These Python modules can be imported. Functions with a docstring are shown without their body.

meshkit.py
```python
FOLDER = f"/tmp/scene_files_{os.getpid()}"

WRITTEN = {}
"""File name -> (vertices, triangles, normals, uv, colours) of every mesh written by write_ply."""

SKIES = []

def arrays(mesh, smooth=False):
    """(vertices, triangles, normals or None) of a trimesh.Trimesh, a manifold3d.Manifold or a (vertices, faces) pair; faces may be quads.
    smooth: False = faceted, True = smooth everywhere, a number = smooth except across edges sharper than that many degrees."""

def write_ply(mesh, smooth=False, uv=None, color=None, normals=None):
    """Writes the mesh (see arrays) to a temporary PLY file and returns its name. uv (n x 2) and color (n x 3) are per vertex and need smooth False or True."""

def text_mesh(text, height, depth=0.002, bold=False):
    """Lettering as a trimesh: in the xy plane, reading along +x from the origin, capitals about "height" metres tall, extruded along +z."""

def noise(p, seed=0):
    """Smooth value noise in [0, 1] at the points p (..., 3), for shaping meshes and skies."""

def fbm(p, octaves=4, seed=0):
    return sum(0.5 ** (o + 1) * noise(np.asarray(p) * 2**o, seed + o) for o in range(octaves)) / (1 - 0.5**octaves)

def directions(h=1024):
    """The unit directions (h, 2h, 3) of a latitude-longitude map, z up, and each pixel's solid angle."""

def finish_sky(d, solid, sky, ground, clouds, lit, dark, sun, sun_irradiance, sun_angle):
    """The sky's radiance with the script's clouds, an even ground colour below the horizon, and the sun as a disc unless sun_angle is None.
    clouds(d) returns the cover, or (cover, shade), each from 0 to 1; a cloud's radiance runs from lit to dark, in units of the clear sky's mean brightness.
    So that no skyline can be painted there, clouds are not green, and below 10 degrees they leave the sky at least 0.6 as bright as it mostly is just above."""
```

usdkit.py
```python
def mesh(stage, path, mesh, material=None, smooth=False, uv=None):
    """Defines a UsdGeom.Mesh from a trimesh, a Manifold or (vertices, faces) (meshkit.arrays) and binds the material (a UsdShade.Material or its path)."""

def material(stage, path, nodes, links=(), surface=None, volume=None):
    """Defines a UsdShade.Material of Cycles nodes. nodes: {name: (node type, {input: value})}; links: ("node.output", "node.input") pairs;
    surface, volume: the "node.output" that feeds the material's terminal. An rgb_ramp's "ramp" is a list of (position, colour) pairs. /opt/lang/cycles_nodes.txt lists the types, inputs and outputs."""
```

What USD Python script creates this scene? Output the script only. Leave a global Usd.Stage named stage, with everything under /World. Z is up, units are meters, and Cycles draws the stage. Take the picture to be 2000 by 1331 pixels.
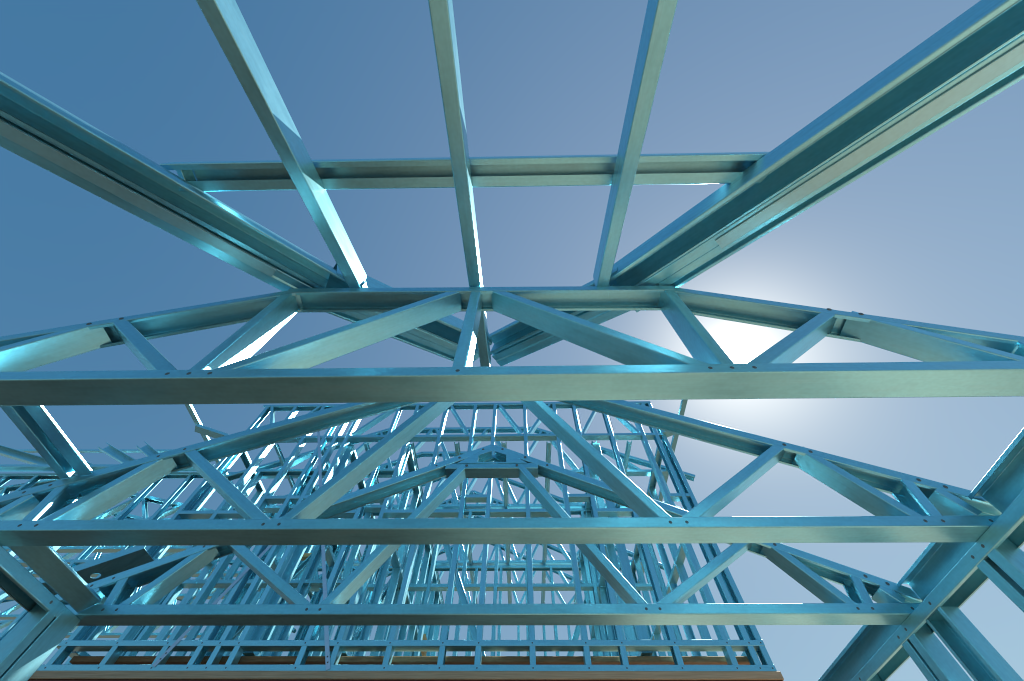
import math, random
import numpy as np
from pxr import Usd, UsdGeom, UsdLux, UsdShade, Gf, Sdf, Vt
import usdkit

random.seed(7)
rng = np.random.default_rng(7)
T = Sdf.ValueTypeNames
stage = Usd.Stage.CreateInMemory()
UsdGeom.SetStageUpAxis(stage, 'Z')
UsdGeom.SetStageMetersPerUnit(stage, 1.0)
UsdGeom.Xform.Define(stage, '/World')
UsdGeom.Scope.Define(stage, '/World/Looks')
EYE = 1.6                                     # eye height over the ground; frame heights below are given over the eye

# ------------------------------------------------------------------ camera
YAW, PITCH, ROLL = math.radians(-1.748), math.radians(60.378), math.radians(0.8386)
FOCAL_PX = 775.4                              # for a picture 2000 wide
EXPOSURE = 1.45
f_ = np.array([math.sin(YAW) * math.cos(PITCH), math.cos(YAW) * math.cos(PITCH), math.sin(PITCH)])
r_ = np.array([math.cos(YAW), -math.sin(YAW), 0.0])
u_ = np.cross(r_, f_)
cr, sr = math.cos(ROLL), math.sin(ROLL)
right, up = cr * r_ + sr * u_, -sr * r_ + cr * u_
cam = UsdGeom.Camera.Define(stage, '/World/camera')
cam.CreateHorizontalApertureAttr(36.0)
cam.CreateVerticalApertureAttr(36.0 * 681 / 1024)
cam.CreateFocalLengthAttr(FOCAL_PX * 36 / 2000)
cam.CreateClippingRangeAttr(Gf.Vec2f(0.05, 5000))
cam.CreateExposureAttr(EXPOSURE)
cam.AddTransformOp().Set(Gf.Matrix4d(*right, 0, *up, 0, *(-f_), 0, 0, 0, EYE, 1))

# ------------------------------------------------------------------ sky and sun
SUN_DIR = np.array([0.4797, 0.4670, 0.7429])
SUN_ELEV = math.asin(SUN_DIR[2])
SUN_ROT = math.atan2(SUN_DIR[0], SUN_DIR[1])
SKY_STRENGTH = 0.05
SUN_INTENSITY = 1.25
sky = usdkit.material(stage, '/World/Looks/sky_look', {
    'tc': ('texture_coordinate', {}),
    'sky': ('sky_texture', {'sky_type': 'single_scattering', 'sun_disc': False, 'sun_elevation': SUN_ELEV, 'sun_rotation': SUN_ROT,
                            'altitude': 100.0, 'air_density': 1.0, 'aerosol_density': 0.3, 'ozone_density': 1.0}),
    'dot': ('vector_math', {'math_type': 'dot_product', 'vector2': tuple(SUN_DIR)}),
    'pos': ('math', {'math_type': 'maximum', 'value2': 0.0}),
    'p0': ('math', {'math_type': 'power', 'value2': 2.0}),
    'p1': ('math', {'math_type': 'power', 'value2': 1600.0}),
    'p2': ('math', {'math_type': 'power', 'value2': 85.0}),
    'm1': ('math', {'math_type': 'multiply', 'value2': 70.0}),
    'm2': ('math', {'math_type': 'multiply', 'value2': 4.2}),
    'sum': ('math', {'math_type': 'add'}),
    'wide': ('mix', {'mix_type': 'multiply', 'fac': 1.0, 'color1': (1.14, 0.97, 0.94)}),
    'glow': ('mix', {'mix_type': 'multiply', 'fac': 1.0, 'color1': (1.0, 0.92, 0.80)}),
    'tint': ('mix', {'mix_type': 'multiply', 'fac': 1.0, 'color2': (0.47, 0.47, 0.32)}),
    'base': ('mix', {'mix_type': 'add', 'fac': 1.0, 'color2': (0.05, 0.76, 1.88)}),
    'add0': ('mix', {'mix_type': 'add', 'fac': 1.0}),
    'add': ('mix', {'mix_type': 'add', 'fac': 1.0}),
    'bg': ('background_shader', {'strength': SKY_STRENGTH}),
}, [('tc.generated', 'dot.vector1'), ('dot.value', 'pos.value1'), ('pos.value', 'p0.value1'), ('pos.value', 'p1.value1'), ('pos.value', 'p2.value1'),
    ('p1.value', 'm1.value1'), ('p2.value', 'm2.value1'), ('m1.value', 'sum.value1'), ('m2.value', 'sum.value2'), ('p0.value', 'wide.color2'),
    ('sum.value', 'glow.color2'), ('sky.color', 'tint.color1'), ('tint.color', 'base.color1'), ('base.color', 'add0.color1'), ('wide.color', 'add0.color2'),
    ('add0.color', 'add.color1'), ('glow.color', 'add.color2'), ('add.color', 'bg.color')], surface='bg.background')
dome = UsdLux.DomeLight.Define(stage, '/World/sky')
dome.CreateIntensityAttr(1.0)
UsdShade.MaterialBindingAPI.Apply(dome.GetPrim()).Bind(sky)
dome.GetPrim().SetCustomDataByKey('kind', 'structure')
sun = UsdLux.DistantLight.Define(stage, '/World/sun')
sun.CreateIntensityAttr(SUN_INTENSITY)
sun.CreateAngleAttr(0.53)
sun.CreateNormalizeAttr(True)
sun.CreateColorAttr(Gf.Vec3f(1.0, 0.95, 0.87))
zx = SUN_DIR / np.linalg.norm(SUN_DIR)
xx = np.cross([0, 0, 1.0], zx); xx /= np.linalg.norm(xx)
yx = np.cross(zx, xx)
sun.AddTransformOp().Set(Gf.Matrix4d(*xx, 0, *yx, 0, *zx, 0, 0, 0, 30, 1))


# ------------------------------------------------------------------ materials
def steel_look(name, col, rough, metal, streak=0.03):
    return usdkit.material(stage, '/World/Looks/' + name, {
        'tc': ('texture_coordinate', {}), 'obj': ('object_info', {}),
        'mp': ('mapping', {'scale': (1.5, 260.0, 1.0)}),
        'streak': ('noise_texture', {'scale': 1.0, 'detail': 2.0, 'roughness': 0.6}),
        'mp2': ('mapping', {'scale': (5.0, 22.0, 1.0)}),
        'smear': ('noise_texture', {'scale': 1.0, 'detail': 2.0, 'roughness': 0.6}),
                'mp3': ('mapping', {'scale': (70.0, 85.0, 1.0)}),
        'mott': ('noise_texture', {'scale': 1.0, 'detail': 1.0, 'roughness': 0.5}),
        'mr': ('map_range', {'from_min': 0.3, 'from_max': 0.7, 'to_min': 0.965, 'to_max': 1.035, 'clamp': True}),
        'k2': ('math', {'math_type': 'multiply'}),
        'rr': ('map_range', {'from_min': 0.3, 'from_max': 0.7, 'to_min': rough - 0.035, 'to_max': rough + 0.04, 'clamp': True}),
        'cr': ('map_range', {'from_min': 0.25, 'from_max': 0.75, 'to_min': 1.0 - streak, 'to_max': 1.0 + streak, 'clamp': True}),
        'cr2': ('map_range', {'from_min': 0.3, 'from_max': 0.7, 'to_min': 0.98, 'to_max': 1.02, 'clamp': True}),
        'or': ('map_range', {'from_min': 0.0, 'from_max': 1.0, 'to_min': 0.92, 'to_max': 1.08}),
        'k1': ('math', {'math_type': 'multiply'}), 'k3': ('math', {'math_type': 'multiply'}),
        'col': ('mix', {'mix_type': 'multiply', 'fac': 1.0, 'color1': col}),
        'dm': ('map_range', {'from_min': 0.52, 'from_max': 0.80, 'to_min': 0.0, 'to_max': 0.20, 'clamp': True}),
        'dust': ('mix', {'color2': (0.36, 0.46, 0.48)}),
        'p': ('principled_bsdf', {'metallic': metal, 'specular_ior_level': 0.5}),
    }, [('tc.UV', 'mp.vector'), ('mp.vector', 'streak.vector'), ('tc.UV', 'mp2.vector'), ('mp2.vector', 'smear.vector'),
        ('smear.fac', 'rr.value'), ('streak.fac', 'cr.value'), ('smear.fac', 'cr2.value'), ('obj.random', 'or.value'),
        ('cr.result', 'k1.value1'), ('cr2.result', 'k1.value2'), 
        ('tc.UV', 'mp3.vector'), ('mp3.vector', 'mott.vector'), ('mott.fac', 'mr.value'), ('k1.value', 'k2.value1'), ('mr.result', 'k2.value2'), ('k2.value', 'k3.value1'), ('or.result', 'k3.value2'), ('k3.value', 'col.color2'), ('col.color', 'dust.color1'), ('smear.fac', 'dm.value'), ('dm.result', 'dust.fac'), ('dust.color', 'p.base_color'),
        ('rr.result', 'p.roughness')], surface='p.BSDF')


STEEL = steel_look('blue_coated_steel', (0.255, 0.625, 0.745), 0.355, 0.86)
STRAP = steel_look('galvanised_strap', (0.42, 0.58, 0.72), 0.45, 0.8)
ZINC = steel_look('dull_zinc', (0.10, 0.13, 0.14), 0.5, 0.5)


def noisy_look(name, a, b, scale, rough, stretch=(1, 1, 1), bump=0.3, dist=0.004):
    return usdkit.material(stage, '/World/Looks/' + name, {
        'geo': ('geometry', {}), 'mp': ('mapping', {'scale': stretch}),
        'n': ('noise_texture', {'scale': scale, 'detail': 6.0, 'roughness': 0.65, 'distortion': 0.4}),
        'ramp': ('rgb_ramp', {'ramp': [(0.3, a), (0.7, b)]}),
        'bump': ('bump', {'strength': bump, 'distance': dist}),
        'p': ('principled_bsdf', {'roughness': rough})},
        [('geo.position', 'mp.vector'), ('mp.vector', 'n.vector'), ('n.fac', 'ramp.fac'), ('ramp.color', 'p.base_color'),
         ('n.fac', 'bump.height'), ('bump.normal', 'p.normal')], surface='p.BSDF')


SOIL = noisy_look('dry_soil', (0.055, 0.035, 0.024), (0.10, 0.065, 0.042), 1.3, 0.95, bump=0.6, dist=0.03)
BOUNCE = noisy_look('bounce_ground', (0.31, 0.205, 0.14), (0.39, 0.27, 0.19), 3.0, 0.85)  # pale warm colour chosen for its reflection in the steel undersides
LVL = noisy_look('laminated_timber', (0.30, 0.22, 0.13), (0.46, 0.36, 0.24), 6.0, 0.75, (0.6, 6, 22))
BOARD = noisy_look('floor_board', (0.18, 0.115, 0.06), (0.30, 0.20, 0.11), 9.0, 0.8, (1, 3, 8))
PINE = noisy_look('pine_timber', (0.48, 0.30, 0.13), (0.62, 0.42, 0.20), 8.0, 0.7, (1, 1, 10))
RED = noisy_look('red_oxide_paint', (0.10, 0.016, 0.014), (0.14, 0.024, 0.02), 5.0, 0.6)

# ------------------------------------------------------------------ prims
count = {}


def numbered(parent, name):
    k = (parent, name)
    count[k] = count.get(k, -1) + 1
    return f'{parent}/{name}' + (f'_{count[k]:03d}' if count[k] else '')


BASE = {}


def tag(prim, label=None, cat=None, group=None, kind=None):
    for k, v in (('label', label), ('category', cat), ('group', group), ('kind', kind)):
        if v:
            prim.SetCustomDataByKey(k, v)


GROUPS = {'roof_truss': 'blue steel trusses over the porch', 'hip_rafter': 'hip rafters of the porch roof', 'jack_rafter': 'jack rafters of the porch hip end',
          'eave_purlin': 'purlins along the eaves', 'wall_frame': 'steel stud wall frames', 'upper_roof_truss': 'roof trusses of the upper storey',
          'ceiling_batten': 'ceiling battens under the upper trusses', 'wing_truss': 'low trusses of the left wing', 'wing_rafter': 'sunlit rafters of the left wing',
          'wall_brace': 'slanting braces in the inner walls', 'brace_strap': 'galvanised straps across the front wall', 'timber_block': 'loose timber pieces between studs',
          'outrigger': 'brackets at the front wall corners'}


def thing(name, label, cat, base, group=None):
    group = group or GROUPS.get(name)
    path = numbered('/World', name)
    x = UsdGeom.Xform.Define(stage, path)
    b = np.array(base, float) + [0, 0, EYE]
    x.AddTranslateOp().Set(Gf.Vec3d(*map(float, b)))
    tag(x.GetPrim(), label, cat, group)
    BASE[path] = np.array(base, float)
    return path


def write(parent, name, v, f, n, uv, mat):
    path = numbered(parent, name)
    m = UsdGeom.Mesh.Define(stage, path)
    off = BASE.get(parent)
    if off is None:
        off = BASE.get('/'.join(parent.split('/')[:3]), np.array([0, 0, -EYE]))
    m.CreatePointsAttr(Vt.Vec3fArray.FromNumpy((v - off).astype(np.float32)))
    m.CreateFaceVertexCountsAttr(Vt.IntArray.FromNumpy(np.full(len(f), f.shape[1], np.int32)))
    m.CreateFaceVertexIndicesAttr(Vt.IntArray.FromNumpy(f.astype(np.int32).ravel()))
    m.CreateSubdivisionSchemeAttr('none')
    if n is not None:
        m.CreateNormalsAttr(Vt.Vec3fArray.FromNumpy(n.astype(np.float32)))
        m.SetNormalsInterpolation('vertex')
    if uv is not None:
        UsdGeom.PrimvarsAPI(m).CreatePrimvar('st', T.TexCoord2fArray, 'vertex').Set(Vt.Vec2fArray.FromNumpy(uv.astype(np.float32)))
    UsdShade.MaterialBindingAPI.Apply(m.GetPrim()).Bind(mat)
    return path


def unit(a):
    a = np.asarray(a, float)
    return a / np.linalg.norm(a)


def profile(pts, r, seg):
    """Rounds the corners of a polyline: points and the normals to its left side."""
    pts = [np.asarray(p, float) for p in pts]
    out, nor = [], []
    left = lambda d: np.array([-d[1], d[0]])
    for i, p in enumerate(pts):
        if i == 0:
            out.append(p); nor.append(left(unit(pts[1] - p)))
        elif i == len(pts) - 1:
            out.append(p); nor.append(left(unit(p - pts[i - 1])))
        else:
            d0, d1 = unit(p - pts[i - 1]), unit(pts[i + 1] - p)
            n0, n1 = left(d0), left(d1)
            turn = d0[0] * d1[1] - d0[1] * d1[0]
            half = math.acos(max(-1, min(1, float(d0 @ d1)))) / 2
            k = r * math.tan(half)
            a = p - d0 * k
            c = a + n0 * r * (1 if turn > 0 else -1)
            for s in range(seg + 1):
                g = unit(n0 * (1 - s / seg) + n1 * (s / seg))
                out.append(c - g * r * (1 if turn > 0 else -1)); nor.append(g)
    return np.array(out), np.array(nor)


def sweep(p0, p1, n, pts, t=0.0014, r=0.003, seg=2, uvo=0.0):
    """A thin folded sheet along p0 -> p1. pts: profile (a, b), a across, b along n. Its left side is the outside."""
    p0, p1 = np.asarray(p0, float), np.asarray(p1, float)
    L = np.linalg.norm(p1 - p0)
    ax = (p1 - p0) / L
    n = np.asarray(n, float)
    n = unit(n - ax * (n @ ax))
    u = np.cross(ax, n)
    P, N = profile(pts, r, seg)
    Q = P - N * t
    arc = np.concatenate([[0], np.cumsum(np.linalg.norm(np.diff(P, axis=0), axis=1))])
    k = len(P)
    V, F, NN, UV = [], [], [], []

    def put(pp, nn, aa):
        b = len(V) and sum(len(x) for x in V)
        for q, along in ((p0, 0.0), (p1, L)):
            V.append(q + pp[:, :1] * u + pp[:, 1:] * n)
            NN.append(nn[:, :1] * u + nn[:, 1:] * n)
            UV.append(np.stack([np.full(len(pp), along + uvo), aa + uvo * 0.37], 1))
        return b

    b = put(P, N, arc)
    i = np.arange(k - 1)
    F.append(np.stack([b + i, b + i + 1, b + k + i + 1, b + k + i], 1))
    b = put(Q, -N, arc)
    F.append(np.stack([b + i + 1, b + i, b + k + i, b + k + i + 1], 1))
    for e, q in ((0, p0), (1, p1)):                                   # cut ends
        b = sum(len(x) for x in V)
        both = np.vstack([P, Q])
        V.append(q + both[:, :1] * u + both[:, 1:] * n)
        NN.append(np.tile(ax if e else -ax, (2 * k, 1)))
        UV.append(np.tile([uvo, 0.0], (2 * k, 1)))
        qd = np.stack([b + i, b + k + i, b + k + i + 1, b + i + 1], 1)
        F.append(qd if not e else qd[:, ::-1])
    for e in (0, k - 1):                                              # lips' edges
        b = sum(len(x) for x in V)
        d = unit(P[0] - P[1]) if e == 0 else unit(P[-1] - P[-2])
        quad = np.array([P[e], Q[e], Q[e], P[e]])
        V.append(np.array([p0, p0, p1, p1]) + quad[:, :1] * u + quad[:, 1:] * n)
        NN.append(np.tile(d[0] * u + d[1] * n, (4, 1)))
        UV.append(np.tile([uvo, 0.0], (4, 1)))
        F.append(np.array([[b, b + 1, b + 2, b + 3]]) if e == 0 else np.array([[b, b + 3, b + 2, b + 1]]))
    return np.vstack(V), np.vstack(F), np.vstack(NN), np.vstack(UV)


def c_pts(w, d, lip):
    return [(w / 2 - lip, d), (w / 2, d), (w / 2, 0), (-w / 2, 0), (-w / 2, d), (-w / 2 + lip, d)]


FINE = True


def member(parent, name, p0, p1, n, w=0.089, d=0.041, lip=0.011, mat=None, t=0.0014):
    """A lipped channel: web of width w with its outside on p0 -> p1, flanges d deep towards n."""
    v, f, nn, uv = sweep(p0, p1, n, c_pts(w, d, lip)[::-1], t, 0.003, 2 if FINE else 1, random.uniform(0, 40))
    return write(parent, name, v, f, nn, uv, mat or STEEL)


def flat_mesh(parent, name, v, f, mat):
    v = np.asarray(v, float); f = np.asarray(f, int)
    vv = v[f].reshape(-1, 3); k = f.shape[1]
    g = np.cross(v[f[:, 1]] - v[f[:, 0]], v[f[:, 2]] - v[f[:, 0]])
    g /= np.linalg.norm(g, axis=1, keepdims=True) + 1e-12
    return write(parent, name, vv, np.arange(len(vv)).reshape(-1, k), np.repeat(g, k, 0), vv[:, :2] + vv[:, 2:], mat)


def bevel_box(parent, name, lo, hi, mat, c=0.004):
    """A box with chamfered edges."""
    import manifold3d as m3
    lo, hi = np.array(lo, float), np.array(hi, float)
    pts = []
    for s in np.ndindex(2, 2, 2):
        for ax in range(3):
            q = np.where(np.array(s) == 0, lo + c, hi - c)
            q[ax] = lo[ax] if s[ax] == 0 else hi[ax]
            pts.append(q)
    m = m3.Manifold.hull_points(np.array(pts, np.float32)).to_mesh()
    return flat_mesh(parent, name, m.vert_properties[:, :3], m.tri_verts, mat)


def rivet(parent, c, n, r=0.0085, mat=None):
    n = unit(n); a = unit(np.cross(n, [0.3, 0.2, 0.9])); b = np.cross(n, a)
    th = np.arange(9) * 2 * np.pi / 9
    ring = np.cos(th)[:, None] * a + np.sin(th)[:, None] * b
    c = np.asarray(c, float)
    v = np.vstack([c - n * 0.001 + ring * r, c + n * 0.0022 + ring * r * 0.62, [c + n * 0.0028]])
    i = np.arange(9); j = (i + 1) % 9
    f = np.vstack([np.stack([i, j, 9 + j], 1), np.stack([i, 9 + j, 9 + i], 1), np.stack([9 + i, 9 + j, np.full(9, 18)], 1)])
    return flat_mesh(parent, 'rivet', v, f, mat or ZINC)


class Plane:
    """A frame's vertical plane: along e from o, near face at o, depth along nrm. at(a, z, depth) is a point."""
    def __init__(s, o, e, nrm):
        s.o, s.e, s.n = np.array(o, float), unit(e), unit(nrm)

    def at(s, a, z, depth=0.0):
        return s.o + s.e * a + s.n * depth + np.array([0, 0, z])

    def vec(s, a, z):
        return s.e * a + np.array([0, 0, z])


def chord(pl, th, name, a, b, side, w=0.089, d=0.041, depth=0.0, **k):
    """side +1: open upwards, the solid web below; -1: open downwards."""
    t = unit(np.subtract(b, a))
    n = np.array([-t[1], t[0]]) * (1 if t[0] >= 0 else -1) * side
    return member(th, name, pl.at(a[0], a[1], depth + w / 2), pl.at(b[0], b[1], depth + w / 2), pl.vec(*n), w, d, **k)


def web(pl, th, a, b, w=0.0838, d=0.036, depth=0.0026, name='web', side=1, **k):
    """A diagonal between two points of its centre line, solid side down."""
    t = unit(np.subtract(b, a))
    n = np.array([-t[1], t[0]])
    if abs(t[0]) < 0.12:
        n = np.array([side * 1.0, 0.0])
    elif n[1] < 0:
        n = -n
    a, b = np.array(a) - n * d / 2, np.array(b) - n * d / 2
    return member(th, name, pl.at(a[0], a[1], depth + w / 2), pl.at(b[0], b[1], depth + w / 2), pl.vec(*n), w, d, **k)


# ------------------------------------------------------------------ the ground
g = np.array([[-300, -300, 0], [300, -300, 0], [300, 300, 0], [-300, 300, 0]], float)
gp = write('/World', 'ground', g, np.array([[0, 1, 2, 3]]), np.tile([0, 0, 1.0], (4, 1)), g[:, :2], SOIL)
tag(stage.GetPrimAtPath(gp), kind='structure')
sl = bevel_box('/World', 'entry_path', (-0.7, -1.2, -0.12), (2.7, 5.4, 0.004), BOUNCE, 0.01)  # added strip, out of view, sized to brighten the chord undersides by reflection
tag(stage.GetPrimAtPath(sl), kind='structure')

# ------------------------------------------------------------------ the three porch trusses
XC, PITCHT = -0.165, 0.48
H = 0.876                                    # underside of the bottom chords over the eye


def rel(x):
    return XC + x


INNER = (0.69, 0.747)
OUTER = (1.567, 1.627)


def gable_truss(Y, apex, label, right_over=1.96, left_over=1.96):
    th = thing('roof_truss', label, 'roof truss', (XC, Y, H), 'blue steel trusses over the porch')
    pl = Plane((XC, Y, 0), (1, 0, 0), (0, 1, 0))
    top = lambda a: apex - PITCHT * abs(a)
    chord(pl, th, 'bottom_chord', (-1.845, H), (1.845, H), 1)
    for s, over in ((-1, left_over), (1, right_over)):
        chord(pl, th, 'top_chord', (s * over, top(over)), (s * 0.012, top(0.012)), -1, w=0.089 if s < 0 else 0.0854, depth=0.0 if s < 0 else 0.0018)
    zc = H + 0.024
    for s in (-1, 1):
        web(pl, th, (s * OUTER[1], H + 0.028), (s * 1.66, top(1.66) - 0.024), name='heel_web', side=s)
        web(pl, th, (s * OUTER[0], H + 0.028), (s * 1.36, top(1.36) - 0.012))
        web(pl, th, (s * INNER[1], H + 0.028), (s * 1.30, top(1.30) - 0.012))
        web(pl, th, (s * INNER[0], H + 0.028), (s * 0.165, apex - 0.175))
        web(pl, th, (s * 1.735, top(1.735) - 0.045), (s * 1.785, H + 0.05), name='heel_web')
    cz = apex - 0.20
    chord(pl, th, 'collar_tie', (-0.275, cz), (0.275, cz), 1, w=0.0836, d=0.038, depth=0.0027)
    # apex plate: a folded bracket under the ridge
    import shapely.geometry as sg, trimesh
    tri = sg.Polygon([(-0.21, cz + 0.036), (0.21, cz + 0.036), (0.0, apex - 0.008)]).difference(
        sg.Polygon([(-0.085, cz + 0.044), (0.085, cz + 0.044), (0.085, apex - 0.100), (0, apex - 0.062), (-0.085, apex - 0.100)]))
    m = trimesh.creation.extrude_polygon(tri, 0.002, engine='earcut')
    q = m.vertices
    flat_mesh(th, 'apex_plate', np.array([pl.at(p[0], p[1], -0.0026 + p[2]) for p in q]), m.faces[:, ::-1], STEEL)
    flat_mesh(th, 'apex_plate', np.array([pl.at(p[0], p[1], 0.0896 + p[2]) for p in q]), m.faces[:, ::-1], STEEL)
    spots = [(s * a, zc - 0.004) for s in (-1, 1) for a in (*INNER, *OUTER)]
    spots += [(s * a, top(a) - 0.022) for s in (-1, 1) for a in (1.30, 1.385, 1.70, 1.77, 0.06, 0.2, 0.33)]
    spots += [(s * 0.15, cz + 0.02) for s in (-1, 1)] + [(s * 1.79, H + 0.02) for s in (-1, 1)]
    for a, z in spots:
        rivet(th, pl.at(a, z, -0.0028 if abs(a) < 0.28 else 0.0), -pl.n)
    return th


Y1, Y2, Y3 = 0.603, 1.248, 1.813
# the truncated truss nearest the eye
th = thing('roof_truss', 'flat-topped truncated steel truss nearest the viewer, its wide bottom chord crossing the whole picture', 'roof truss', (XC, Y1, H))
pl = Plane((XC, Y1, 0), (1, 0, 0), (0, 1, 0))
KINK, ZK = 0.765, 1.502
t1top = lambda a: ZK - PITCHT * (abs(a) - KINK)
chord(pl, th, 'bottom_chord', (-1.845, H), (1.845, H), 1)
chord(pl, th, 'top_chord', (-KINK, ZK + 0.012), (KINK + 0.02, ZK - 0.014), -1)
for s in (-1, 1):
    dz = 0.0 if s < 0 else -0.012
    chord(pl, th, 'top_chord', (s * 1.86, t1top(1.86) + dz), (s * (KINK - 0.03), t1top(KINK - 0.03) + dz - 0.004), -1, w=0.0854, depth=0.0018)
    web(pl, th, (s * 0.800, H + 0.028), (s * 1.255, t1top(1.255) - 0.014))
    web(pl, th, (s * 0.740, H + 0.028), (s * 0.757, ZK - 0.02), side=s)
    web(pl, th, (s * 0.682, H + 0.028), (s * 0.075, ZK - 0.026))
    web(pl, th, (s * OUTER[0], H + 0.028), (s * 1.30, t1top(1.30) - 0.014))
    web(pl, th, (s * OUTER[1], H + 0.028), (s * 1.66, t1top(1.66) - 0.024), name='heel_web', side=s)
web(pl, th, (0.0, H + 0.028), (0.0, ZK - 0.02), side=-1)
for a in (0.0, 0.682, 0.74, 0.80, -0.682, -0.74, -0.80, *OUTER, -OUTER[0], -OUTER[1]):
    rivet(th, pl.at(a, H + 0.021), -pl.n)
for s in (-1, 1):
    for a in (1.24, 1.32):
        rivet(th, pl.at(s * a, t1top(a) - 0.022), -pl.n)
gable_truss(Y2, 1.912, 'middle porch truss of blue steel with its ridge hidden behind the nearest bottom chord')
gable_truss(Y3, 1.868, 'farthest porch truss of blue steel, its peak with a dark triangular opening in view')

# ------------------------------------------------------------------ hip rafters, jack rafters, roof beam


def hip(side, K, direction, length, apex, label):
    """An outer double channel resting on the truncated truss, and a shorter piece on to the ridge end."""
    th = thing('hip_rafter', label, 'hip rafter', K)
    d = unit(direction)
    s = unit(np.cross(d, [0, 0, 1.0]))                # level, across the hip
    if s[1] > 0:
        s = -s                                        # towards the hip end
    nrm = np.cross(d, s)
    nrm = nrm if nrm[2] > 0 else -nrm
    K = np.array(K, float)
    for part, (A, B, off) in {'outer': (K - d * 0.10, K + d * length, 0), 'inner': (None, None, 0)}.items():
        if part == 'inner':
            A, B = K + unit(np.subtract(apex, K)) * 0.05, np.array(apex, float)
            dd = unit(B - A)
            ss = unit(np.cross(dd, [0, 0, 1.0])); ss = -ss if ss[1] > 0 else ss
            nn = np.cross(dd, ss); nn = nn if nn[2] > 0 else -nn
        else:
            dd, ss, nn = d, s, nrm
        # upper channel, open downwards with a stiffening fold in its web
        c0 = ss * 0.052
        top = nn * 0.046
        w, dep = 0.098, 0.046
        prof = [(w / 2 - 0.009, dep), (w / 2, dep), (w / 2, 0.022), (0.016, -0.046), (-w / 2, -0.046), (-w / 2, dep), (-w / 2 + 0.014, dep)]
        v, f, n_, uv = sweep(A + c0 + top, B + c0 + top, -nn, prof[::-1], 0.0018, 0.004, 2)
        write(th, 'deep_channel', v, f, n_, uv, STEEL)
        # lower channel, solid side down and a little higher
        c1 = -ss * 0.050
        pr = [(0.038, 0.060), (0.049, 0.060), (0.049, 0.0), (0.010, 0), (0.004, 0.006), (-0.030, 0.006), (-0.030, 0.030), (-0.046, 0.030), (-0.046, 0.0), (-0.056, 0.0)]
        v, f, n_, uv = sweep(A + c1 + nn * 0.004, B + c1 + nn * 0.004, nn, pr[::-1], 0.0018, 0.003, 2)
        write(th, 'ribbed_channel', v, f, n_, uv, STEEL)
        if part == 'outer':
            A2 = K + d * (0.14 if side < 0 else 0.30)
            c2 = -ss * 0.036 - nn * 0.0035
            v, f, n_, uv = sweep(A2 + c2, B + c2, nn, [(0.021, 0.004), (0.021, 0), (-0.021, 0), (-0.021, 0.004)][::-1], 0.0012, 0.001, 1)
            write(th, 'splice_strip', v, f, n_, uv, ZINC_LIGHT)
    return th


ZINC_LIGHT = steel_look('bare_zinc', (0.34, 0.60, 0.66), 0.48, 0.8)
hip(-1, (-0.845, 0.60, 1.535), (-1, -1.01, -0.40), 2.0, (-0.205, 1.15, 1.86), 'dark ribbed hip rafter running up from the left edge to the flat-topped truss')
hip(1, (0.50, 0.60, 1.505), (1, -1.015, -0.40), 2.0, (-0.160, 1.15, 1.86), 'ribbed hip rafter running up from the upper right corner, just above the sun')

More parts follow.
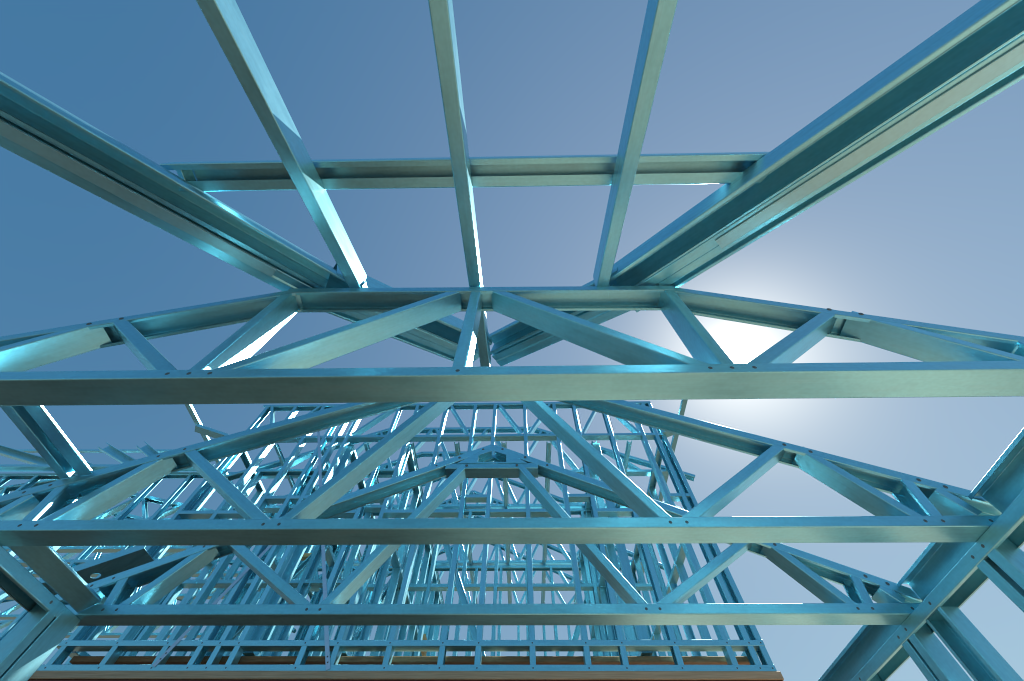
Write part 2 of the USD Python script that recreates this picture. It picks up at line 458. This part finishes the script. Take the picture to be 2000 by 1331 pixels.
SL = 0.355
for x, wob, yend, lab, op in ((-0.668, -0.15, 0.62, 'left jack rafter, its broad side sunlit and crossed by a beam shadow', -1),
                              (-0.168, -0.02, 1.16, 'centre jack rafter running on past the flat-topped truss to the ridge end', -1),
                              (0.340, 0.04, 0.62, 'right jack rafter with a blue left side and a pale green underside', 1)):
    z0 = {-0.668: 1.525, -0.168: 1.508, 0.340: 1.488}[x]
    th = thing('jack_rafter', lab, 'rafter', (x, 0.6, z0))
    a = np.array([x, yend, z0 + SL * (yend - 0.603)])
    b = np.array([x + wob, -1.25, z0 + SL * (-1.25 - 0.603)])
    n = np.array([0, -SL, 1.0]); n = unit(n)
    # web upright on the side op*-1, flanges towards op
    hh = 0.089
    sx = 0.0225 * -op
    member(th, 'channel', a + n * hh / 2 + [-sx * -1, 0, 0], b + n * hh / 2 + [-sx * -1, 0, 0], (op * 1.0 * 1, 0, 0), w=hh, d=0.045)
    # bracket onto the truss
    if x != -0.168:
        bevel_box(th, 'angle_bracket', (x + 0.026, 0.60, z0 + 0.004), (x + 0.030, 0.66, z0 + 0.052), STEEL, 0.001)

th = thing('roof_beam', 'short ribbed roof beam spanning between the two hip rafters above the jack rafters', 'beam', (XC, 0.12, 1.45))
pr = [(0.010, 0.06), (0.045, 0.06), (0.045, 0.0), (-0.045, 0.0), (-0.045, 0.06), (-0.026, 0.06)]
v, f, n_, uv = sweep((-1.23, 0.172, 1.545), (0.90, 0.172, 1.510), (0, 0.0, -1), pr[::-1], 0.0016, 0.003, 2)
write(th, 'channel', v, f, n_, uv, STEEL)
for x, z in ((-1.17, 1.543), (0.84, 1.512)):
    bevel_box(th, 'end_cleat', (x, 0.130, z - 0.055), (x + 0.003, 0.214, z - 0.003), STEEL, 0.001)

# ------------------------------------------------------------------ eave purlins and porch walls
for x, y0, y1, z, n, lab in ((-1.80, 0.70, Y2 - 0.003, 1.115, (-0.2, 0, 0.98), 'thick dark eave purlin at the left edge, butting onto the middle truss'),
                             (-1.86, Y2 + 0.092, Y3 - 0.003, 0.906, (-0.6, 0, 0.8), 'added low channel at the left edge shading the wall plate, between middle and farthest trusses'),  # added sun blocker: keeps the left wall plate in shade
                             (1.69, Y1 + 0.092, Y2 - 0.003, 0.936, (-1, 0, 0), 'dark eave purlin at the right edge, between the nearest and middle trusses'),
                             (1.69, Y2 + 0.092, Y3 - 0.003, 0.936, (-1, 0, 0), 'short eave purlin at the right, between the middle and farthest trusses'),
                             (1.69, Y3 + 0.092, 3.0, 0.936, (-1, 0, 0), 'eave purlin at the right running on past the farthest truss')):
    th = thing('eave_purlin', lab, 'purlin', (x, y0, z))
    low = x == -1.86
    if x == -1.80:
        pr = [(-0.046, 0.046), (-0.0575, 0.046), (-0.0575, 0), (-0.024, 0), (-0.024, 0.034), (0.008, 0.034), (0.008, 0), (0.0575, 0), (0.0575, 0.010)]
        v, f, n_, uv = sweep((x, y0, z), (x, y1, z), n, pr[::-1], 0.0016, 0.003, 2)
        write(th, 'channel', v, f, n_, uv, STEEL)
        continue
    member(th, 'channel', (x, y0, z), (x, y1, z), np.array(n), w=0.075 if low else 0.115, d=0.016 if low else 0.05, lip=0.006 if low else 0.014)


def wall(name, label, cat, pl, length, zb, zt, studs, nogs=(), group=None, plate=True, flip=None, rivets=False, base=None, top_name='top_plate'):
    """A stud wall. studs: places along; nogs: (z, a0, a1) with the solid side down."""
    th = thing(name, label, cat, base or tuple(pl.at(0, zb)), group)
    if plate:
        chord(pl, th, 'bottom_plate', (0, zb), (length, zb), 1)
        chord(pl, th, top_name, (0, zt), (length, zt), -1)
    for i, a in enumerate(studs):
        s = (1 if random.random() < 0.5 else -1) if flip is None else flip
        c0, lean = a - s * 0.0205 + random.uniform(-0.006, 0.006), random.uniform(-0.005, 0.005)
        member(th, 'stud', pl.at(c0, zb + 0.002, 0.0445), pl.at(c0 + lean, zt - 0.002, 0.0445), pl.vec(s, 0), w=0.0838, d=0.041)
    for z, a0, a1 in nogs:
        chord(pl, th, 'nogging', (a0, z), (a1, z), 1, w=0.0885, d=0.041, depth=-0.0015)
    if rivets:
        for a in studs:
            for z in [zb + 0.02, zt - 0.02] + [q[0] + 0.02 for q in nogs if q[1] - 0.03 < a < q[2] + 0.03]:
                rivet(th, pl.at(a, z, -0.0016 if z not in (zb + 0.02, zt - 0.02) else 0.0), -pl.n, 0.008)
    return th


PT = H - 0.002                               # porch wall plate's top
# right wall: inner face x = 1.6, plates run away from the eye
plr = Plane((1.6, -0.45, 0), (0, 1, 0), (1, 0, 0))
th = wall('wall_frame', 'porch wall frame at the right edge, its stud pairs dropping below the truss ends', 'wall frame', plr, 3.5, -EYE + 0.006, PT,
          [0.05, 1.07, 1.12, 1.775, 1.838, 2.34, 2.405, 2.80, 3.45], (), flip=1)
member(th, 'box_stud', (1.672, 1.722, -EYE + 0.05), (1.672, 1.722, PT - 0.043), (-1, 0, 0), w=0.105, d=0.068, lip=0.016)
for a in (1.775, 1.838, 2.14, 2.34, 2.405, 2.80):
    rivet(th, plr.at(a, PT - 0.02), -plr.n)
# left wall ends in a corner post just past the farthest truss
pll = Plane((-1.89, -0.45, 0), (0, 1, 0), (-1, 0, 0))
th = wall('wall_frame', 'porch wall frame in the dark lower left corner, ending in a wide corner post', 'wall frame', pll, 2.30, -EYE + 0.006, PT,
          [0.05, 0.65, 1.05, 1.62, 1.70], (), flip=1)
member(th, 'corner_post', (-1.889, 2.19 - 0.45 + 0.056, -EYE + 0.05), (-1.889, 2.19 - 0.45 + 0.056, PT - 0.002), (-1, 0, 0), w=0.100, d=0.060)
member(th, 'corner_post', (-1.9275, 2.145 - 0.45, -EYE + 0.05), (-1.930, 2.145 - 0.45, PT - 0.002), (0, 1, 0), w=0.080, d=0.041)
bevel_box(th, 'end_cap', (-1.978, 1.8512, PT - 0.043), (-1.8895, 1.8535, PT - 0.001), STEEL, 0.0006)
for a in (1.18, 1.62, 2.12):
    rivet(th, pll.at(a, PT - 0.02), -pll.n)
# front wall line of the porch, behind the eye
plf = Plane((-1.98, -0.55, 0), (1, 0, 0), (0, 1, 0))
wall('wall_frame', 'porch eave frame behind the viewer carrying the jack rafter ends', 'wall frame', plf, 3.67, 0.55, PT - 0.06, [0.02, 0.9, 1.8, 2.7, 3.6])

# holed rafter beside the farthest truss
import shapely.geometry as sg, trimesh
P0, P1 = np.array([-2.36, 1.95, 1.075]), np.array([-1.98, 1.95, 1.262])
ax = unit(P1 - P0); Lr = np.linalg.norm(P1 - P0)
th = thing('eave_rafter', 'dark holed rafter stub at the left, between the corner post and the farthest truss', 'rafter', P0)
poly = sg.box(0, -0.072, Lr, 0.072).difference(sg.Point(Lr * 0.46, 0.0).buffer(0.020, 12))
m = trimesh.creation.extrude_polygon(poly, 0.002, engine='earcut')
nz = unit(np.cross(ax, [0, 1, 0])); nz = nz if nz[2] > 0 else -nz
to = lambda q: P0 + q[:, :1] * ax + (q[:, 1:2] + 0.072) * np.array([0, 1.0, 0]) + q[:, 2:] * nz
flat_mesh(th, 'holed_web', to(m.vertices), m.faces, STEEL)
for s in (-0.072, 0.070):
    bx = trimesh.creation.box(bounds=[[0, s, 0.0021], [Lr, s + 0.002, 0.04]])
    flat_mesh(th, 'flange', to(bx.vertices), bx.faces, STEEL)

# ------------------------------------------------------------------ the upper storey behind
FINE = False
YW = 3.6
XL, XR = -3.70, 1.88
plw = Plane((XL, YW, 0), (1, 0, 0), (0, 1, 0))
Lw = XR - XL
studs = np.array([-3.631, -3.218, -2.811, -2.535, -2.391, -2.24, -1.709, -1.45, -1.036, -0.619, -0.337, 0.084, 0.502, 0.783, 1.194, 1.598, 1.768, 1.858]) - XL
ZB, ZT = 1.352, 4.53
th = thing('wall_frame', 'tall front wall frame of the upper storey with two close bottom rails above the timber board', 'wall frame', (XL, YW, ZB))
chord(plw, th, 'bottom_plate', (0, ZB), (Lw, ZB), 1)
chord(plw, th, 'lower_rail', (0, 1.514), (Lw, 1.514), 1)
chord(plw, th, 'top_plate', (0, ZT), (Lw, ZT), -1)
for i, a in enumerate(studs):
    s = -1 if i % 3 else 1
    member(th, 'stud', plw.at(a - s * 0.022, ZB + 0.002, 0.0445), plw.at(a - s * 0.022, ZT - 0.002, 0.0445), plw.vec(s, 0), w=0.0838, d=0.044)
for i in range(len(studs) - 1):
    a0, a1 = studs[i] + 0.023, studs[i + 1] - 0.023
    narrow = a1 - a0 < 0.32
    z = 2.90 if narrow else 2.715
    chord(plw, th, 'nogging', (a0, z), (a1, z), 1, w=0.086, d=0.041, depth=0.001)
    chord(plw, th, 'nogging', (a0, 3.84), (a1, 3.84), 1, w=0.086, d=0.041, depth=0.001)
    if not narrow and i % 2:
        web(plw, th, (a0 + 0.02, 3.90), (a1 - 0.04, 4.49), name='brace')
    elif not narrow:
        web(plw, th, (a1 - 0.02, 3.90), (a0 + 0.04, 4.49), name='brace')
for a in studs:
    for z in (ZB + 0.02, 1.535):
        rivet(th, plw.at(a, z, 0), -plw.n, 0.0085)
# tension straps
for (xa, za), (xb, zb), lab in (((-1.455, 1.36), (-2.67, 3.99), 'pale galvanised brace strap slanting up across the front wall, left of centre'),
                                ((-2.80, 1.38), (-2.06, 3.3), 'pale galvanised brace strap fixed at the foot of the front wall near its left end')):
    th = thing('brace_strap', lab, 'strap', (xa, YW, za))
    d = unit(np.array([xb - xa, 0, zb - za])); q = np.cross(d, [0, 1, 0])
    a, b = np.array([xa, YW - 0.006, za]), np.array([xb, YW - 0.006, zb])
    v = [a - q * 0.016, a + q * 0.016, b + q * 0.016, b - q * 0.016]
    v = np.array(v + [p + [0, 0.0016, 0] for p in v])
    flat_mesh(th, 'strap', v, [[0, 1, 2, 3], [7, 6, 5, 4], [0, 4, 5, 1], [1, 5, 6, 2], [2, 6, 7, 3], [3, 7, 4, 0]], STRAP)
    for p in (a + d * 0.05, a + d * 0.09, b - d * 0.05):
        rivet(th, p, (0, -1, 0), 0.007)

th = thing('edge_board', 'beige laminated timber edge board under the front wall of the upper storey', 'timber board', (XL, YW, ZB))
bevel_box(th, 'board', (XL - 0.02, YW - 0.012, ZB - 0.052), (XR + 0.02, YW + 0.09, ZB - 0.001), LVL)
th = thing('floor_beam', 'dark red painted beam under the timber edge board at the bottom of the picture', 'beam', (XL, YW, ZB - 0.3))
bevel_box(th, 'beam', (XL - 0.01, YW - 0.004, ZB - 0.33), (XR + 0.015, YW + 0.10, ZB - 0.054), RED)
for x in (XL + 0.1, -0.9, XR - 0.1):
    bevel_box(th, 'post', (x - 0.05, YW, -EYE), (x + 0.05, YW + 0.095, ZB - 0.331), RED)
th = thing('floor_sheet', 'brown timber floor sheet seen on edge between the two bottom rails of the front wall', 'floor', (XL, YW + 0.2, 1.5))
bevel_box(th, 'sheet', (XL + 0.1, YW + 0.115, 1.455), (XR - 0.1, 8.0, 1.495), BOARD)



def run(a, b, step):
    n = max(1, round((b - a) / step))
    return list(np.linspace(a, b, n + 1))


ORD = ['second', 'third', 'fourth', 'fifth', 'sixth', 'seventh', 'eighth', 'ninth']
CX, HALF, ZP = -0.91, 2.95, 3.87
for i, Y in enumerate((4.3, 5.0, 5.7, 6.4, 7.1, 7.8)):
    flat = max(0.0, HALF - 0.12 - (Y - YW) * 0.55 - 1.3)
    apexz = ZP + 0.1 + 0.46 * (HALF - flat)
    th = thing('upper_roof_truss', f'{ORD[i]} roof truss of the upper storey counted back from its front wall', 'roof truss', (CX, Y, ZP))
    pl = Plane((CX, Y, 0), (1, 0, 0), (0, 1, 0))
    tp = lambda a: ZP + 0.1 + 0.46 * (HALF - max(abs(a), flat))
    chord(pl, th, 'bottom_chord', (-HALF, ZP), (HALF, ZP), 1)
    for s in (-1, 1):
        chord(pl, th, 'top_chord', (s * (HALF + 0.35), tp(HALF + 0.35)), (s * max(flat, 0.01), tp(flat)), -1)
    if flat > 0.05:
        chord(pl, th, 'top_chord', (-flat, tp(0) - 0.002), (flat, tp(0) - 0.002), -1)
    bots = np.linspace(-HALF + 0.35, HALF - 0.35, 7)
    tops = (bots[:-1] + bots[1:]) / 2
    for k in range(6):
        web(pl, th, (bots[k], ZP + 0.02), (tops[k] - 0.03, tp(tops[k] - 0.03) - 0.02))
        web(pl, th, (bots[k + 1], ZP + 0.02), (tops[k] + 0.03, tp(tops[k] + 0.03) - 0.02))
# ceiling battens under the bottom chords
for i, x in enumerate((-3.22, -2.62, -2.02, -1.42, -0.82, -0.20, 0.39, 0.98, 1.44)):
    th = thing('ceiling_batten', f'thin ceiling batten under the upper trusses, {["leftmost", "second", "third", "fourth", "fifth", "sixth", "seventh", "eighth", "rightmost"][i]} of nine from the left', 'batten', (x, 3.7, ZP - 0.03))
    pr = [(0.034, 0.028), (0.022, 0.028), (0.018, 0.0), (-0.018, 0.0), (-0.022, 0.028), (-0.034, 0.028)]
    v, f, n_, uv = sweep((x, 3.72, ZP - 0.031), (x, 8.0, ZP - 0.031), (0, 0, 1), pr[::-1], 0.0012, 0.002, 1)
    write(th, 'batten', v, f, n_, uv, STEEL)
for x, lab in ((-4.16, 'eave purlin overhanging the left end of the upper storey'), (2.05, 'eave purlin overhanging the right end of the upper storey')):
    th = thing('eave_purlin', lab, 'purlin', (x, 3.0, ZP))
    member(th, 'channel', (x, 2.9, ZP + 0.03), (x, 7.9, ZP + 0.03), (0, 0, 1), w=0.06, d=0.035)
for x, sgn, lab in ((-3.95, -1, 'small bent outrigger bracket at the top left corner of the front wall'), (1.98, 1, 'flat outrigger bracket at the top right corner of the front wall')):
    th = thing('outrigger', lab, 'bracket', (x, YW - 0.15, ZP))
    member(th, 'channel', (x - sgn * 0.12, YW + 0.02, ZP - 0.02), (x + sgn * 0.22, YW - 0.16, ZP - 0.02), (0, 0, 1), w=0.11, d=0.045)

F0, F1 = 1.52, ZP - 0.045


def cross_wall(Y, x0, x1, step, label, nz=(2.72,), skip=()):
    pl = Plane((x0, Y, 0), (1, 0, 0), (0, 1, 0))
    st = [a for a in run(0.03, x1 - x0 - 0.03, step) if not any(p < a + x0 < q for p, q in skip)]
    ng = [(z, a + 0.022, b - 0.022) for z in nz for a, b in zip(st, st[1:])]
    return wall('wall_frame', label, 'wall frame', pl, x1 - x0, F0, F1, st, ng)


def long_wall(X, y0, y1, step, label, nrm=1, nz=(2.72,)):
    pl = Plane((X, y0, 0), (0, 1, 0), (nrm, 0, 0))
    st = run(0.03, y1 - y0 - 0.03, step)
    ng = [(z, a + 0.022, b - 0.022) for z in nz for a, b in zip(st, st[1:])]
    return wall('wall_frame', label, 'wall frame', pl, y1 - y0, F0, F1, st, ng)


cross_wall(4.15, -3.58, -1.6, 0.30, 'short inner wall frame close behind the left half of the front wall', (2.3, 3.2))
cross_wall(5.0, -3.6, 1.75, 0.40, 'inner cross wall frame next behind the front wall of the upper storey', skip=((-2.3, -1.6), (0.2, 0.9)))
cross_wall(6.4, -3.6, 1.75, 0.40, 'inner cross wall frame in the middle of the upper storey', (2.3, 3.1))
cross_wall(7.85, -3.6, 1.75, 0.45, 'back wall frame of the upper storey, farthest from the viewer')
long_wall(1.79, 3.72, 7.8, 0.42, 'right side wall frame of the upper storey, stacked studs against the sky', 1, (2.72,))
long_wall(-3.61, 3.72, 7.8, 0.42, 'left side wall frame of the upper storey behind the left end of the front wall', -1)
long_wall(-2.95, 4.30, 6.3, 0.40, 'inner partition frame nearest the left side wall of the upper storey')
long_wall(-2.25, 3.72, 6.3, 0.45, 'inner partition frame at the left, a room in from the left side wall')
long_wall(-1.50, 3.72, 7.7, 0.45, 'inner partition frame left of centre, under the upper trusses')
long_wall(0.95, 3.72, 6.3, 0.45, 'inner partition frame right of centre, close to the right side wall')
# slanting wall braces and loose timber pieces between the studs
for i, ((x0, y0, z0), (x1, y1, z1), lab) in enumerate((((-3.4, 4.9, 1.7), (-2.3, 4.9, 3.7), 'slanting steel brace across the inner cross wall, far left'),
                                                       ((-1.2, 4.9, 3.7), (-0.3, 4.9, 1.7), 'slanting steel brace across the inner cross wall, just left of centre'),
                                                       ((-3.3, 6.3, 3.7), (-2.2, 6.3, 1.7), 'slanting steel brace on the middle cross wall, far left'),
                                                       ((0.3, 6.3, 1.8), (1.2, 6.3, 3.7), 'slanting steel brace on the middle cross wall, right of centre'),
                                                       ((-1.58, 4.2, 1.8), (-1.58, 5.6, 3.7), 'slanting steel brace on the partition left of centre'))):
    th = thing('wall_brace', lab, 'brace', (x0, y0, z0))
    member(th, 'channel', (x0, y0, z0), (x1, y1, z1), (0, -1, 0) if x0 != x1 else (1, 0, 0), w=0.075, d=0.035)
for (x, y, z), (a, b, c), lab in (((-2.85, 4.9, 3.05), (0.40, 0.09, 0.05), 'short orange timber blocking between studs, far left of the upper storey'),
                                  ((-1.95, 5.2, 3.30), (0.30, 0.05, 0.12), 'orange timber blocking high between studs left of centre'),
                                  ((-1.35, 6.1, 2.55), (0.05, 0.28, 0.16), 'orange timber packer low between studs left of centre'),
                                  ((-0.62, 6.35, 2.30), (0.06, 0.04, 0.42), 'upright orange timber packer near the middle of the upper storey')):
    th = thing('timber_block', lab, 'timber', (x, y, z))
    bevel_box(th, 'block', (x, y, z), (x + a, y + b, z + c), PINE, 0.003)

# left wing
WY = 4.6
plq = Plane((-9.2, WY, 0), (1, 0, 0), (0, 1, 0))
st = run(0.03, 5.2, 0.45)
wall('wall_frame', 'front wall frame of the left wing beside the upper storey', 'wall frame', plq, 5.25, 1.4, 4.19, st, [(2.8, a + .022, b - .022) for a, b in zip(st, st[1:])])
th = thing('wing_purlin', 'thin level purlin against the sky along the top of the left wing', 'purlin', (-9.2, WY, 4.68))
member(th, 'channel', (-10.5, WY + 0.3, 4.96), (-4.7, WY + 0.3, 4.90), (0, 0, 1), w=0.05, d=0.035)
for (xa, za), (xb, zb), Y, lab in (((-8.95, 4.83), (-6.55, 4.165), 4.60, 'long sun-edged wing rafter sloping in from the left edge of the picture'),
                                   ((-7.65, 4.72), (-6.05, 4.14), 4.72, 'sun-edged wing rafter crossing behind the thick dark eave purlin'),
                                   ((-6.93, 4.83), (-5.60, 4.20), 4.66, 'first of two sunlit rafter ends rising to the thin level purlin'),
                                   ((-6.30, 4.85), (-5.30, 4.26), 4.66, 'second of two sunlit rafter ends, nearer the front wall corner')):
    th = thing('wing_rafter', lab, 'rafter', (xa, Y, za))
    d = unit(np.array([xb - xa, 0, zb - za])); q = np.array([-d[2], 0, d[0]])
    member(th, 'channel', np.array([xa, Y + 0.06, za]), np.array([xb, Y + 0.06, zb]), (0, -1, 0.0), w=0.12, d=0.075, lip=0.012)
th = thing('wing_plate', 'dark level top plate of the left wing below its sunlit rafters', 'beam', (-9.2, WY - 0.1, 4.24))
member(th, 'channel', (-10.2, WY - 0.05, 4.25), (-4.6, WY - 0.05, 4.20), (0, 0, 1), w=0.10, d=0.05)
for i in range(6):
    Y = WY + 0.12 + i * 0.62
    th = thing('wing_truss', f'low truss of the left wing under its rafters, {(["front"] + ORD)[i]} counting back', 'roof truss', (-7.0, Y, 3.45))
    pl = Plane((-7.0, Y, 0), (1, 0, 0), (0, 1, 0))
    ap = 4.22
    tp = lambda a: ap - 0.22 * abs(a)
    chord(pl, th, 'bottom_chord', (-3, 3.45), (2.9, 3.45), 1)
    for s in (-1, 1):
        chord(pl, th, 'top_chord', (s * 3.0, tp(3.0)), (s * 0.01, tp(0)), -1)
    bots = np.linspace(-2.6, 2.6, 8)
    tops = (bots[:-1] + bots[1:]) / 2
    for k in range(7):
        web(pl, th, (bots[k], 3.47), (tops[k] - 0.03, tp(tops[k]) - 0.02))
        web(pl, th, (bots[k + 1], 3.47), (tops[k] + 0.03, tp(tops[k]) - 0.02))
